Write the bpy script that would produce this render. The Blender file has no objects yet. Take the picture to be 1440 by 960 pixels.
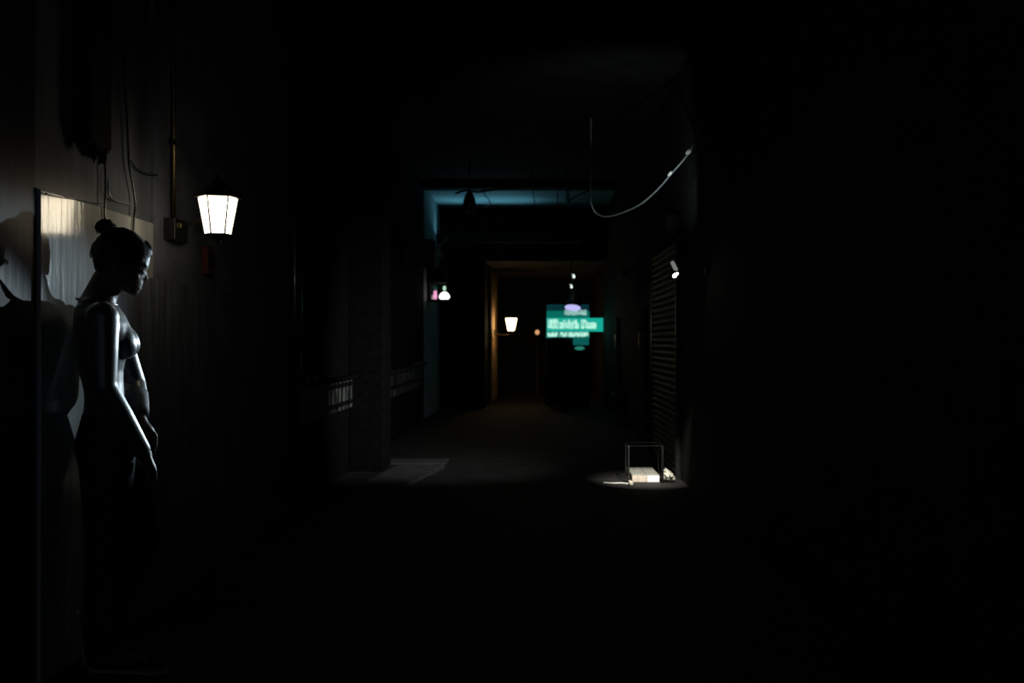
import bpy, bmesh, math, random
import numpy as np
from mathutils import Vector, Matrix

# ------------------------------------------------------------------ camera, world, exposure
SC = bpy.context.scene
COL = SC.collection
FPX, VX, HY, CAMZ = 1400.0, 755.0, 480.0, 1.10
cam_d = bpy.data.cameras.new('camera')
cam_d.sensor_width = 36.0
cam_d.lens = 35.0
cam_d.shift_x = -(VX - 720.0) / 1440.0
cam_d.clip_start = 0.05
cam_d.dof.use_dof = True
cam_d.dof.focus_distance = 4.4
cam_d.dof.aperture_fstop = 2.6
cam = bpy.data.objects.new('camera', cam_d)
COL.objects.link(cam)
cam.location = (0, 0, CAMZ)
cam.rotation_euler = (math.radians(90), 0, 0)
SC.camera = cam

world = bpy.data.worlds.new('night')
SC.world = world
world.use_nodes = True
bg = world.node_tree.nodes['Background']
bg.inputs[0].default_value = (0.62, 0.78, 1.0, 1)
bg.inputs[1].default_value = 0.065
SC.view_settings.view_transform = 'Standard'
SC.view_settings.look = 'None'
SC.view_settings.gamma = 1.0
SC.view_settings.exposure = 0.0
SC.view_settings.use_curve_mapping = False

LANTERN_L = 8.0         # glow of the near lantern's panes
SPOT_BOX_W = 330.0        # head aimed down at the cartons
SPOT_WOMAN_W = 165.0
SPOT_RIM_W = 2100.0      # farther small spotlight catching the front edge of the person

COVE_W = 3.0             # teal light on the ledge
SIGN_L = 1.0
FAR_LANTERN_L = 22.0

W_LEFT, W_RIGHT, CEIL = -1.59, 1.15, 3.30

def at(px, py, Y):
    return Vector(((px - VX) / FPX * Y, Y, CAMZ + (HY - py) / FPX * Y))

def on_left(px, py, off=0.0):
    X = W_LEFT + off
    Y = FPX * X / (px - VX)
    return Vector((X, Y, CAMZ + (HY - py) / FPX * Y))

def on_right(px, py, off=0.0):
    X = W_RIGHT - off
    Y = FPX * X / (px - VX)
    return Vector((X, Y, CAMZ + (HY - py) / FPX * Y))

# ------------------------------------------------------------------ materials
def mat(name, col, rough=0.6, metal=0.0, noise=0.0, nscale=20.0, bump=0.0, bscale=40.0, stretch=(1, 1, 1),
        spec=0.5, emit=None, estr=0.0, sheen=0.0, coat=0.0):
    m = bpy.data.materials.new(name)
    m.use_nodes = True
    nt = m.node_tree
    b = nt.nodes['Principled BSDF']
    b.inputs['Base Color'].default_value = (*col, 1)
    b.inputs['Roughness'].default_value = rough
    b.inputs['Metallic'].default_value = metal
    b.inputs['Specular IOR Level'].default_value = spec
    b.inputs['Sheen Weight'].default_value = sheen
    b.inputs['Coat Weight'].default_value = coat
    b.inputs['Coat Roughness'].default_value = 0.08
    if emit is not None:
        b.inputs['Emission Color'].default_value = (*emit, 1)
        b.inputs['Emission Strength'].default_value = estr
    if noise > 0 or bump > 0:
        tc = nt.nodes.new('ShaderNodeTexCoord')
        mp = nt.nodes.new('ShaderNodeMapping')
        mp.inputs['Scale'].default_value = stretch
        nt.links.new(tc.outputs['Object'], mp.inputs['Vector'])
    if noise > 0:
        n = nt.nodes.new('ShaderNodeTexNoise')
        n.inputs['Scale'].default_value = nscale
        n.inputs['Detail'].default_value = 6
        nt.links.new(mp.outputs[0], n.inputs['Vector'])
        r = nt.nodes.new('ShaderNodeValToRGB')
        r.color_ramp.elements[0].position = 0.32
        r.color_ramp.elements[1].position = 0.68
        r.color_ramp.elements[0].color = (*[c * (1 - noise) for c in col], 1)
        r.color_ramp.elements[1].color = (*[min(1, c * (1 + noise)) for c in col], 1)
        nt.links.new(n.outputs['Fac'], r.inputs[0])
        nt.links.new(r.outputs[0], b.inputs['Base Color'])
    if bump > 0:
        n2 = nt.nodes.new('ShaderNodeTexNoise')
        n2.inputs['Scale'].default_value = bscale
        n2.inputs['Detail'].default_value = 4
        nt.links.new(mp.outputs[0], n2.inputs['Vector'])
        bp = nt.nodes.new('ShaderNodeBump')
        bp.inputs['Strength'].default_value = bump
        bp.inputs['Distance'].default_value = 0.01
        nt.links.new(n2.outputs['Fac'], bp.inputs['Height'])
        nt.links.new(bp.outputs[0], b.inputs['Normal'])
    return m

def tile_mat(name, col, grout, rough, scale, w, h):
    m = mat(name, col, rough)
    nt = m.node_tree
    b = nt.nodes['Principled BSDF']
    tc = nt.nodes.new('ShaderNodeTexCoord')
    mp = nt.nodes.new('ShaderNodeMapping')
    mp.inputs['Rotation'].default_value = (0, math.radians(90), math.radians(90))
    sep = nt.nodes.new('ShaderNodeSeparateXYZ')
    cmb = nt.nodes.new('ShaderNodeCombineXYZ')
    nt.links.new(tc.outputs['Object'], sep.inputs[0])
    nt.links.new(sep.outputs[1], cmb.inputs[0])
    nt.links.new(sep.outputs[2], cmb.inputs[1])
    br = nt.nodes.new('ShaderNodeTexBrick')
    br.offset = 0.0
    br.inputs['Scale'].default_value = scale
    br.inputs['Brick Width'].default_value = w
    br.inputs['Row Height'].default_value = h
    br.inputs['Mortar Size'].default_value = 0.02
    br.inputs['Color1'].default_value = (*col, 1)
    br.inputs['Color2'].default_value = (*[c * 0.35 for c in col], 1)
    br.inputs['Mortar'].default_value = (*grout, 1)
    nt.links.new(cmb.outputs[0], br.inputs['Vector'])
    n = nt.nodes.new('ShaderNodeTexNoise')
    n.inputs['Scale'].default_value = 9
    n.inputs['Detail'].default_value = 6
    mp2 = nt.nodes.new('ShaderNodeMapping')
    mp2.inputs['Scale'].default_value = (1, 1.4, 0.4)
    nt.links.new(tc.outputs['Object'], mp2.inputs[0])
    nt.links.new(mp2.outputs[0], n.inputs['Vector'])
    mx = nt.nodes.new('ShaderNodeMix')
    mx.data_type = 'RGBA'
    mx.blend_type = 'MULTIPLY'
    mx.inputs[0].default_value = 0.9
    cr = nt.nodes.new('ShaderNodeValToRGB')
    cr.color_ramp.elements[0].position = 0.42
    cr.color_ramp.elements[1].position = 0.62
    nt.links.new(n.outputs['Fac'], cr.inputs[0])
    nt.links.new(br.outputs['Color'], mx.inputs[6])
    nt.links.new(cr.outputs[0], mx.inputs[7])
    nt.links.new(mx.outputs[2], b.inputs['Base Color'])
    return m

def glow(name, col, s):
    m = mat(name, (0.02, 0.02, 0.02), 0.5, emit=col, estr=s)
    return m

M = {}
M['wall_gloss'] = mat('glossy_grey_wall_paint', (0.42, 0.435, 0.43), 0.16, noise=0.30, nscale=3.5, bump=0.15, bscale=13, coat=0.35,
                      stretch=(1, 2.2, 0.30))
M['wall_falloff'] = mat('wall_paint_darkened_for_falloff', (0.125, 0.138, 0.16), 0.40, noise=0.35, nscale=3.5, spec=0.15, bump=0.15, bscale=16,
                      stretch=(1, 2.2, 0.30))  # darker tone imitates the lantern's light fading above the board
M['wall_shade'] = mat('wall_paint_darkened_as_shade', (0.028, 0.033, 0.046), 0.45, noise=0.35, nscale=3.5, spec=0.12, bump=0.15, bscale=16,
                      stretch=(1, 2.2, 0.30))  # same paint darkened further, where the light falls off toward the camera
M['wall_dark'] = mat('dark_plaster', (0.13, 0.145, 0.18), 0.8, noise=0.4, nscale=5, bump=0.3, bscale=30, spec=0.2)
M['wall_black'] = mat('black_paint', (0.02, 0.02, 0.02), 0.85, noise=0.3, nscale=6, spec=0.05)
M['matte_black'] = mat('matte_black_lacquer', (0.008, 0.008, 0.008), 0.9, noise=0.3, nscale=20, spec=0.03)
M['wall_pale'] = mat('pale_plaster', (0.30, 0.31, 0.31), 0.7, noise=0.2, nscale=4, bump=0.2, bscale=25)
M['amber_lit'] = mat('plaster_tinted_lamplight', (0.50, 0.33, 0.15), 0.7, noise=0.2, nscale=4, bump=0.2, bscale=25)  # pale plaster tinted with the far lantern's warm light
M['ceil_dark'] = mat('ceiling_darkened_as_unlit', (0.012, 0.012, 0.012), 0.9, noise=0.3, nscale=4, spec=0.05)  # near-black so the teal light stays off the front ceiling
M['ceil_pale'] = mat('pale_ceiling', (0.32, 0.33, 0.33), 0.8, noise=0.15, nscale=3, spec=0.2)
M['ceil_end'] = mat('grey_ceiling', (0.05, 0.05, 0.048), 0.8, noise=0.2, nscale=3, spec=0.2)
M['floor'] = mat('worn_concrete_floor', (0.019, 0.0185, 0.018), 0.8, noise=0.45, nscale=4, bump=0.3, bscale=30, spec=0.15)
M['slab'] = mat('pale_kerb_stone', (0.05, 0.049, 0.046), 0.7, noise=0.35, nscale=8, bump=0.3, bscale=30)
M['tile'] = tile_mat('grimy_dado_tile', (0.42, 0.43, 0.40), (0.02, 0.02, 0.02), 0.3, 1.0, 0.15, 0.15)
M['dado_dark'] = mat('dark_dado', (0.10, 0.113, 0.145), 0.8, noise=0.4, nscale=10, stretch=(1, 2, 0.3))
M['iron'] = mat('black_iron', (0.012, 0.012, 0.012), 0.42, metal=0.0, noise=0.3, nscale=30, bump=0.15, bscale=60)
M['brass'] = mat('worn_brass', (0.26, 0.20, 0.09), 0.4, metal=1.0, noise=0.2, nscale=30)
M['steel'] = mat('grey_steel', (0.45, 0.46, 0.46), 0.35, metal=1.0, noise=0.15, nscale=30)
M['pale_metal'] = mat('pale_metal', (0.62, 0.66, 0.60), 0.45, noise=0.1, nscale=30)
M['pane'] = glow('lit_frosted_glass', (1.0, 0.86, 0.62), LANTERN_L)
M['pane_far'] = glow('lit_far_glass', (1.0, 0.66, 0.30), FAR_LANTERN_L)
M['skin'] = mat('skin', (0.085, 0.055, 0.042), 0.5, spec=0.22, noise=0.08, nscale=30, bump=0.05, bscale=120)
M['top'] = mat('smooth_grey_blue_jersey', (0.055, 0.062, 0.070), 0.36, noise=0.06, nscale=60, sheen=0.2, spec=1.0, coat=0.15, bump=0.05, bscale=200)
M['cuff'] = mat('dark_knit', (0.035, 0.045, 0.05), 0.7, noise=0.2, nscale=80, bump=0.2, bscale=200)
M['trousers'] = mat('dark_cotton', (0.022, 0.024, 0.028), 0.8, noise=0.25, nscale=40, bump=0.15, bscale=90, spec=0.2)
M['shoe'] = mat('dark_leather', (0.03, 0.03, 0.03), 0.35, noise=0.2, nscale=40)
M['sole'] = mat('pale_rubber', (0.3, 0.3, 0.28), 0.7, noise=0.1, nscale=40)
M['hair'] = mat('dark_hair', (0.012, 0.010, 0.009), 0.65, spec=0.2, noise=0.3, nscale=60, bump=0.4, bscale=70, stretch=(1, 1, 0.3))
M['eye'] = mat('eye', (0.5, 0.5, 0.5), 0.1, noise=0.05)
M['lip'] = mat('lip', (0.11, 0.05, 0.045), 0.55, spec=0.25, noise=0.05)
M['cable'] = mat('glossy_black_cable', (0.02, 0.02, 0.022), 0.25, noise=0.2, nscale=40, coat=0.5)
M['cable_grey'] = mat('glossy_grey_cable', (0.26, 0.29, 0.30), 0.16, noise=0.2, nscale=40, coat=0.6)
M['white'] = mat('white_board', (0.86, 0.86, 0.84), 0.55, noise=0.06, nscale=40)
M['cream'] = mat('cream_board', (0.60, 0.52, 0.44), 0.6, noise=0.15, nscale=30)
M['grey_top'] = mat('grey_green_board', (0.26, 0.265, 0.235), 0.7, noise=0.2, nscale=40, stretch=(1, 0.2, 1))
M['bag'] = mat('crumpled_grey_plastic', (0.42, 0.41, 0.36), 0.45, noise=0.45, nscale=20)
M['pipe_paint'] = mat('pale_gloss_pipe_paint', (0.22, 0.24, 0.22), 0.3, noise=0.2, nscale=20)
M['shutter'] = mat('brown_painted_slats', (0.022, 0.017, 0.013), 0.6, noise=0.3, nscale=6, bump=0.1, bscale=30)
M['red'] = mat('dull_red_paint', (0.085, 0.012, 0.009), 0.7, noise=0.2, nscale=30)
M['teal_tube'] = glow('teal_tube', (0.28, 0.80, 1.0), 0.3)
M['sign_dark'] = glow('sign_navy_print', (0.002, 0.028, 0.036), SIGN_L)
M['sign_mid'] = glow('sign_green_print', (0.002, 0.14, 0.11), SIGN_L)
M['sign_band'] = glow('sign_teal_print', (0.008, 0.40, 0.30), SIGN_L)
M['sign_text'] = glow('sign_white_print', (0.55, 1.0, 0.82), SIGN_L)
M['sign_text_dim'] = glow('sign_pale_print', (0.35, 0.62, 0.56), SIGN_L)
M['disc'] = glow('lit_lavender_glass', (0.52, 0.50, 0.95), 1.0)
M['globe'] = glow('lit_white_globe', (1.0, 0.93, 0.95), 3.0)
M['mint'] = glow('lit_mint_glass', (0.45, 0.75, 0.55), 1.0)
M['pink'] = glow('lit_pink_glass', (0.95, 0.36, 0.62), 1.0)
M['amber'] = glow('lit_amber_glass', (0.75, 0.38, 0.18), 0.9)
M['fairy'] = glow('lit_small_bulb', (0.85, 1.0, 0.92), 1.3)
M['lens'] = glow('lit_lens', (1.0, 0.97, 0.86), 12.0)

# ------------------------------------------------------------------ mesh helpers
def new_bm():
    return bmesh.new()

def link(name, bm, m, parent=None, smooth=False, loc=None):
    me = bpy.data.meshes.new(name)
    bm.normal_update()
    bm.to_mesh(me)
    bm.free()
    me.materials.append(m)
    if smooth:
        for p in me.polygons:
            p.use_smooth = True
    o = bpy.data.objects.new(name, me)
    COL.objects.link(o)
    if parent is not None:
        o.parent = parent
        o.location = -Vector(parent.location)
    return o

def thing(name, label, cat, loc=(0, 0, 0), group=None):
    o = bpy.data.objects.new(name, None)
    COL.objects.link(o)
    o.location = loc
    o.empty_display_size = 0.1
    o['label'] = label
    o['category'] = cat
    if group:
        o['group'] = group
    return o

def tag(o, label, cat, group=None):
    o['label'] = label
    o['category'] = cat
    if group:
        o['group'] = group
    return o

def struct(name, bm, m, label=None, smooth=False):
    o = link(name, bm, m, smooth=smooth)
    o['kind'] = 'structure'
    if label:
        o['label'] = label
    o['category'] = name.split('_')[0] if not name.startswith('trim') else 'trim'
    return o

def sub(name, bm, m, part, smooth=False):
    """a sub-part of a part (the part itself already carries its thing's offset)"""
    o = link(name, bm, m, smooth=smooth)
    o.parent = part
    return o

def box(bm, x0, x1, y0, y1, z0, z1, bev=0.0):
    b2 = bmesh.new()
    r = bmesh.ops.create_cube(b2, size=1.0)
    for v in b2.verts:
        v.co = Vector((x0 + (v.co.x + .5) * (x1 - x0), y0 + (v.co.y + .5) * (y1 - y0), z0 + (v.co.z + .5) * (z1 - z0)))
    if bev > 0:
        bmesh.ops.bevel(b2, geom=list(b2.edges), offset=bev, segments=2, affect='EDGES', profile=0.5)
    merge(bm, b2)
    return bm

def merge(bm, b2, mtx=None):
    vm = {}
    for v in b2.verts:
        vm[v] = bm.verts.new(mtx @ v.co if mtx else v.co)
    for f in b2.faces:
        try:
            bm.faces.new([vm[v] for v in f.verts])
        except ValueError:
            pass
    b2.free()

def frame_from(d):
    d = d.normalized()
    up = Vector((0, 0, 1)) if abs(d.z) < 0.95 else Vector((0, 1, 0))
    a = d.cross(up).normalized()
    b = a.cross(d).normalized()
    return a, b

def tube(bm, pts, rad, seg=10, caps=True):
    """tube along points; rad a number or list"""
    pts = [Vector(p) for p in pts]
    n = len(pts)
    rads = rad if isinstance(rad, (list, tuple)) else [rad] * n
    rings = []
    a = None
    for i, p in enumerate(pts):
        d = (pts[min(i + 1, n - 1)] - pts[max(i - 1, 0)])
        if d.length < 1e-9:
            d = Vector((0, 0, 1))
        d.normalize()
        if a is None:
            a, b = frame_from(d)
        else:
            a = (a - d * a.dot(d)).normalized()
            b = a.cross(d).normalized()
        rings.append([bm.verts.new(p + a * (math.cos(t) * rads[i]) + b * (math.sin(t) * rads[i]))
                      for t in [2 * math.pi * k / seg for k in range(seg)]])
    for i in range(n - 1):
        for k in range(seg):
            bm.faces.new((rings[i][k], rings[i][(k + 1) % seg], rings[i + 1][(k + 1) % seg], rings[i + 1][k]))
    if caps:
        bm.faces.new(list(reversed(rings[0])))
        bm.faces.new(rings[-1])
    return bm

def capsule(bm, p0, p1, r0, r1, seg=14):
    """closed tapered capsule with round ends"""
    p0, p1 = Vector(p0), Vector(p1)
    d = (p1 - p0).normalized()
    pts, rr = [], []
    for k in range(5):
        t = math.pi / 2 * (1 - k / 4.0)
        pts.append(p0 - d * (r0 * math.sin(t)))
        rr.append(max(1e-4, r0 * math.cos(t)))
    for k in range(5):
        t = math.pi / 2 * (k / 4.0)
        pts.append(p1 + d * (r1 * math.sin(t)))
        rr.append(max(1e-4, r1 * math.cos(t)))
    tube(bm, pts, rr, seg)

def chain(bm, pts, rads, seg=14):
    for i in range(len(pts) - 1):
        capsule(bm, pts[i], pts[i + 1], rads[i], rads[i + 1], seg)

def ellipsoid(bm, c, ax, ay, az, seg=20, rings=12):
    """ax, ay, az: half-axis vectors"""
    b2 = bmesh.new()
    bmesh.ops.create_uvsphere(b2, u_segments=seg, v_segments=rings, radius=1.0)
    for v in b2.verts:
        v.co = Vector(c) + Vector(ax) * v.co.x + Vector(ay) * v.co.y + Vector(az) * v.co.z
    merge(bm, b2)

def loft(bm, secs, seg=28, power=2.0, caps=True):
    """secs: list of (centre, half-axis a, half-axis b)"""
    rings = []
    for c, a, b in secs:
        ring = []
        for k in range(seg):
            t = 2 * math.pi * k / seg
            ct, st = math.cos(t), math.sin(t)
            e = 2.0 / power
            ring.append(bm.verts.new(c + a * (math.copysign(abs(ct) ** e, ct)) + b * (math.copysign(abs(st) ** e, st))))
        rings.append(ring)
    for i in range(len(rings) - 1):
        for k in range(seg):
            bm.faces.new((rings[i][k], rings[i][(k + 1) % seg], rings[i + 1][(k + 1) % seg], rings[i + 1][k]))
    if caps:
        bm.faces.new(list(reversed(rings[0])))
        bm.faces.new(rings[-1])
    return rings

def lathe(bm, c, prof, seg=24, axis=Vector((0, 0, 1))):
    """prof: list of (radius, height along axis)"""
    c = Vector(c)
    a, b = frame_from(axis)
    axis = axis.normalized()
    secs = [(c + axis * h, a * max(r, 1e-4), b * max(r, 1e-4)) for r, h in prof]
    loft(bm, secs, seg)

def smooth_pts(pts, n=8):
    """Catmull-Rom through the points"""
    pts = [Vector(p) for p in pts]
    P = [pts[0] * 2 - pts[1]] + pts + [pts[-1] * 2 - pts[-2]]
    out = []
    for i in range(1, len(P) - 2):
        for k in range(n):
            t = k / n
            p0, p1, p2, p3 = P[i - 1], P[i], P[i + 1], P[i + 2]
            out.append(0.5 * ((2 * p1) + (p2 - p0) * t + (2 * p0 - 5 * p1 + 4 * p2 - p3) * t * t + (3 * p1 - p0 - 3 * p2 + p3) * t ** 3))
    out.append(pts[-1])
    return out

def fuse(name, bm, voxel, m, parent=None, smooth_it=4, smooth_f=0.5):
    """one continuous skin over overlapping closed shapes"""
    me = bpy.data.meshes.new('raw_' + name)
    bmesh.ops.recalc_face_normals(bm, faces=bm.faces)
    bm.to_mesh(me)
    bm.free()
    tmp = bpy.data.objects.new('raw_' + name, me)
    COL.objects.link(tmp)
    r = tmp.modifiers.new('r', 'REMESH')
    r.mode = 'VOXEL'
    r.voxel_size = voxel
    s = tmp.modifiers.new('s', 'SMOOTH')
    s.iterations = smooth_it
    s.factor = smooth_f
    dg = bpy.context.evaluated_depsgraph_get()
    dg.update()
    out = bpy.data.meshes.new_from_object(tmp.evaluated_get(dg))
    bpy.data.objects.remove(tmp)
    bpy.data.meshes.remove(me)
    out.materials.clear()
    out.materials.append(m)
    for p in out.polygons:
        p.use_smooth = True
    out.name = name
    o = bpy.data.objects.new(name, out)
    COL.objects.link(o)
    if parent is not None:
        o.parent = parent
        o.location = -Vector(parent.location)
    return o

def lamp(name, kind, loc, power, color, parent=None, target=None, **kw):
    d = bpy.data.lights.new(name, kind)
    d.energy = power
    d.color = color
    for k, v in kw.items():
        setattr(d, k, v)
    o = bpy.data.objects.new(name, d)
    COL.objects.link(o)
    loc = Vector(loc)
    o.location = loc
    if target is not None:
        o.rotation_euler = (Vector(target) - loc).to_track_quat('-Z', 'Y').to_euler()
    if parent is not None:
        o.parent = parent
        o.location = loc - Vector(parent.location)
    return o

# ------------------------------------------------------------------ the setting
Y0, Y_GLOSS, Y_LINTEL, Y_END = -0.6, 4.13, 16.5, 21.6
struct('floor', box(new_bm(), -2.2, 1.8, Y0, Y_END + .3, -0.2, 0.0), M['floor'], 'dark worn concrete floor of the passage')
struct('ceiling', box(new_bm(), -2.2, 1.8, Y0, 14.0, CEIL, CEIL + .2), M['ceil_dark'], 'ceiling over the front of the passage, blackened to look unlit')
struct('ceiling_back', box(new_bm(), -2.2, 1.8, 14.0, Y_LINTEL, CEIL, CEIL + .2), M['ceil_pale'], 'pale ceiling washed by teal light')  # pale tone begins where the teal-lit strip should start
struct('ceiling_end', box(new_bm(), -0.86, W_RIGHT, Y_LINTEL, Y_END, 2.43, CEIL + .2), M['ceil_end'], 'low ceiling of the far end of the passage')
struct('wall_left_front', box(new_bm(), -1.85, W_LEFT - .012, Y0, 3.18, 0, CEIL), M['wall_shade'], 'wall nearest the camera, darkened to imitate shade')
struct('wall_left', box(new_bm(), -1.85, W_LEFT - .012, 3.18, Y_GLOSS, 0, CEIL), M['wall_falloff'], 'wall behind the leaning person, darkened to imitate fading lantern light')
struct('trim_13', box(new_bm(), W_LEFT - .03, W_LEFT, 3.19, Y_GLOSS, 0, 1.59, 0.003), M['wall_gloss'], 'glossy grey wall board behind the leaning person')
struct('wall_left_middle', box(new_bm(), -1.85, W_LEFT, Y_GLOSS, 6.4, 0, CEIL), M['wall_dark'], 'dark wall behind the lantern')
struct('wall_left_far', box(new_bm(), -1.85, W_LEFT, 6.4, 14.0, 0, CEIL), M['matte_black'], 'wall above the tile bands, blackened to look unlit')  # same wall in black, so the light aimed at the tiles barely shows
struct('wall_left_back', box(new_bm(), -1.85, W_LEFT, 14.0, Y_LINTEL, 0, CEIL), M['wall_pale'], 'pale wall lit teal beside the lit shelf')  # pale tone limits the teal-lit wall strip to this stretch
struct('wall_left_end', box(new_bm(), -1.85, -0.86, Y_LINTEL, Y_END, 0, CEIL + .2), M['wall_black'], 'black wall block narrowing the passage at the far end')
struct('wall_right', box(new_bm(), W_RIGHT, 1.6, Y0, Y_END, 0, CEIL), M['wall_black'], 'black wall on the right of the passage')
struct('wall_end', box(new_bm(), -2.0, 1.6, Y_END, Y_END + .2, 0, CEIL + .2), M['wall_black'], 'black wall closing the passage behind the green sign')
# dark lower part of the glossy wall beyond the person, its joint, kerb, dado, pillars
# lower wall
struct('trim_1', box(new_bm(), W_LEFT - .02, W_LEFT + .012, 3.72, 6.4, 0, 1.36), M['dado_dark'], 'dark painted dado below the lantern')
bm = new_bm()
box(bm, W_LEFT, W_LEFT + .035, 6.5, 8.42, 0.55, 0.79, 0.004)
struct('trim_2', bm, M['tile'], 'grimy pale tile band left of the dark pillar')
bm = new_bm()
box(bm, W_LEFT, W_LEFT + .035, 8.86, 13.4, 0.50, 0.79, 0.004)
struct('trim_3', bm, M['tile'], 'grimy pale tile band right of the dark pillar')
struct('trim_4', box(new_bm(), W_LEFT, W_LEFT + .08, 6.5, 8.42, 0.79, 0.82, 0.006), M['matte_black'], 'narrow ledge on the tile band left of the dark pillar')
struct('trim_5', box(new_bm(), W_LEFT, W_LEFT + .08, 8.86, 13.6, 0.79, 0.82, 0.006), M['matte_black'], 'narrow ledge on the tile band right of the dark pillar')
struct('trim_6', box(new_bm(), W_LEFT, -1.30, 8.42, 8.86, 0, CEIL, 0.01), M['matte_black'], 'square dark pillar between the two tile bands')
struct('trim_7', box(new_bm(), W_LEFT, -0.81, 8.86, 9.2, 0, 0.02, 0.006), M['slab'], 'kerb slab beside the dark pillar')
# kerb slab on the floor at the left
bm = new_bm()
pts = [at(560, 690, FPX * CAMZ / 210), at(500, 690, FPX * CAMZ / 210), at(560, 658, FPX * CAMZ / 178), at(625, 658, FPX * CAMZ / 178)]
bm2 = [bm.verts.new((p.x, p.y, 0.0)) for p in pts] + [bm.verts.new((p.x, p.y, 0.03)) for p in pts]
for q in ((0, 1, 2, 3), (7, 6, 5, 4), (0, 4, 5, 1), (1, 5, 6, 2), (2, 6, 7, 3), (3, 7, 4, 0)):
    bm.faces.new([bm2[i] for i in q])
bmesh.ops.recalc_face_normals(bm, faces=bm.faces)
struct('trim_8', bm, M['slab'], 'low pale stone slab on the floor by the left wall')
struct('trim_9', box(new_bm(), -0.86, -0.80, 17.6, 20.2, 0, 2.43, 0.006), M['amber_lit'], 'pilaster tinted amber for lamplight beside the far lantern')
struct('trim_10', box(new_bm(), -2.0, W_RIGHT, 16.38, Y_LINTEL, 2.43, CEIL, 0.0), M['matte_black'], 'black lintel wall over the far opening')
struct('trim_11', box(new_bm(), -1.59, -0.86, 16.38, Y_LINTEL, 0, 2.43, 0.0), M['matte_black'], 'black wall left of the far opening')
struct('trim_12', box(new_bm(), W_LEFT, W_RIGHT, 13.75, 14.0, CEIL - .08, CEIL, 0.0), M['wall_black'], 'shallow dark beam added to cut the teal light off the front ceiling')  # added to block teal light from the ceiling in front

# ------------------------------------------------------------------ near wall lantern
def lantern(label, base, glass_top, glass_bot, r_top, r_bot, pane_m, loc_c, arm_pts, plate, seg=6, twist=0.0, group=None, watts=0):
    """base: thing origin; hexagonal lantern hanging from a bracket"""
    t = thing('wall_lantern', label, 'lantern', base, group)
    c = Vector(loc_c)
    H = glass_top - glass_bot
    ang = [twist + 2 * math.pi * k / seg for k in range(seg)]
    def ring(r, z):
        return [Vector((c.x + r * math.cos(a), c.y + r * math.sin(a), z)) for a in ang]
    top, bot = ring(r_top, glass_top), ring(r_bot, glass_bot)
    k_in = 0.965
    ti, bi = ring(r_top * k_in, glass_top), ring(r_bot * k_in, glass_bot)
    for k in range(seg):
        bm = new_bm()
        q = [ti[k], ti[(k + 1) % seg], bi[(k + 1) % seg], bi[k]]
        n = Vector(((q[0] + q[1]) / 2 - Vector((c.x, c.y, glass_top))).to_tuple())
        n.z = 0
        n.normalize()
        vo = [bm.verts.new(p) for p in q]
        vi = [bm.verts.new(p - n * r_top * 0.05) for p in q]
        bm.faces.new(vo)
        bm.faces.new(list(reversed(vi)))
        for j in range(4):
            bm.faces.new((vo[j], vo[(j + 1) % 4], vi[(j + 1) % 4], vi[j]))
        bmesh.ops.recalc_face_normals(bm, faces=bm.faces)
        o = link('glass_pane', bm, pane_m, t)
    for k in range(seg):
        bm = new_bm()
        tube(bm, [top[k], bot[k]], [r_top * 0.035, r_top * 0.045], 6)
        link('frame_bar', bm, M['iron'], t)
    bm = new_bm()
    secs = []
    for r, z in ((1.0, -.01), (1.17, 0.0), (1.20, 0.02), (1.17, 0.10), (0.86, 0.20), (0.50, 0.34), (0.42, 0.40), (0.36, 0.42), (0.30, .52), (0.10, 0.58), (0.07, 0.64), (0.10, 0.68), (0.02, 0.74)):
        secs.append((r * r_top, glass_top + z * H))
    bmesh_secs = []
    for r, z in secs:
        bmesh_secs.append(ring(r, z))
    vs = [[bm.verts.new(p) for p in rr] for rr in bmesh_secs]
    for i in range(len(vs) - 1):
        for k in range(seg):
            bm.faces.new((vs[i][k], vs[i][(k + 1) % seg], vs[i + 1][(k + 1) % seg], vs[i + 1][k]))
    bm.faces.new(list(reversed(vs[0])))
    bm.faces.new(vs[-1])
    link('roof_cap', bm, M['iron'], t)
    bm = new_bm()
    vs = [[bm.verts.new(p) for p in ring(r * r_bot, glass_bot + z * H)] for r, z in ((1.04, 0.0), (1.08, -0.03), (0.8, -0.08), (0.45, -.14), (0.3, -.17), (0.2, -0.24), (0.05, -0.28))]
    for i in range(len(vs) - 1):
        for k in range(seg):
            bm.faces.new((vs[i][k], vs[i + 1][k], vs[i + 1][(k + 1) % seg], vs[i][(k + 1) % seg]))
    bm.faces.new(vs[0])
    bm.faces.new(list(reversed(vs[-1])))
    bmesh.ops.recalc_face_normals(bm, faces=bm.faces)
    link('base_cup', bm, M['iron'], t)
    bm = new_bm()
    tube(bm, smooth_pts(arm_pts, 8), r_top * 0.075, 10)
    link('bracket_arm', bm, M['brass'], t, True)
    bm = new_bm()
    box(bm, *plate, 0.004)
    pl = link('wall_plate', bm, M['iron'], t)
    return t, pl

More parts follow.
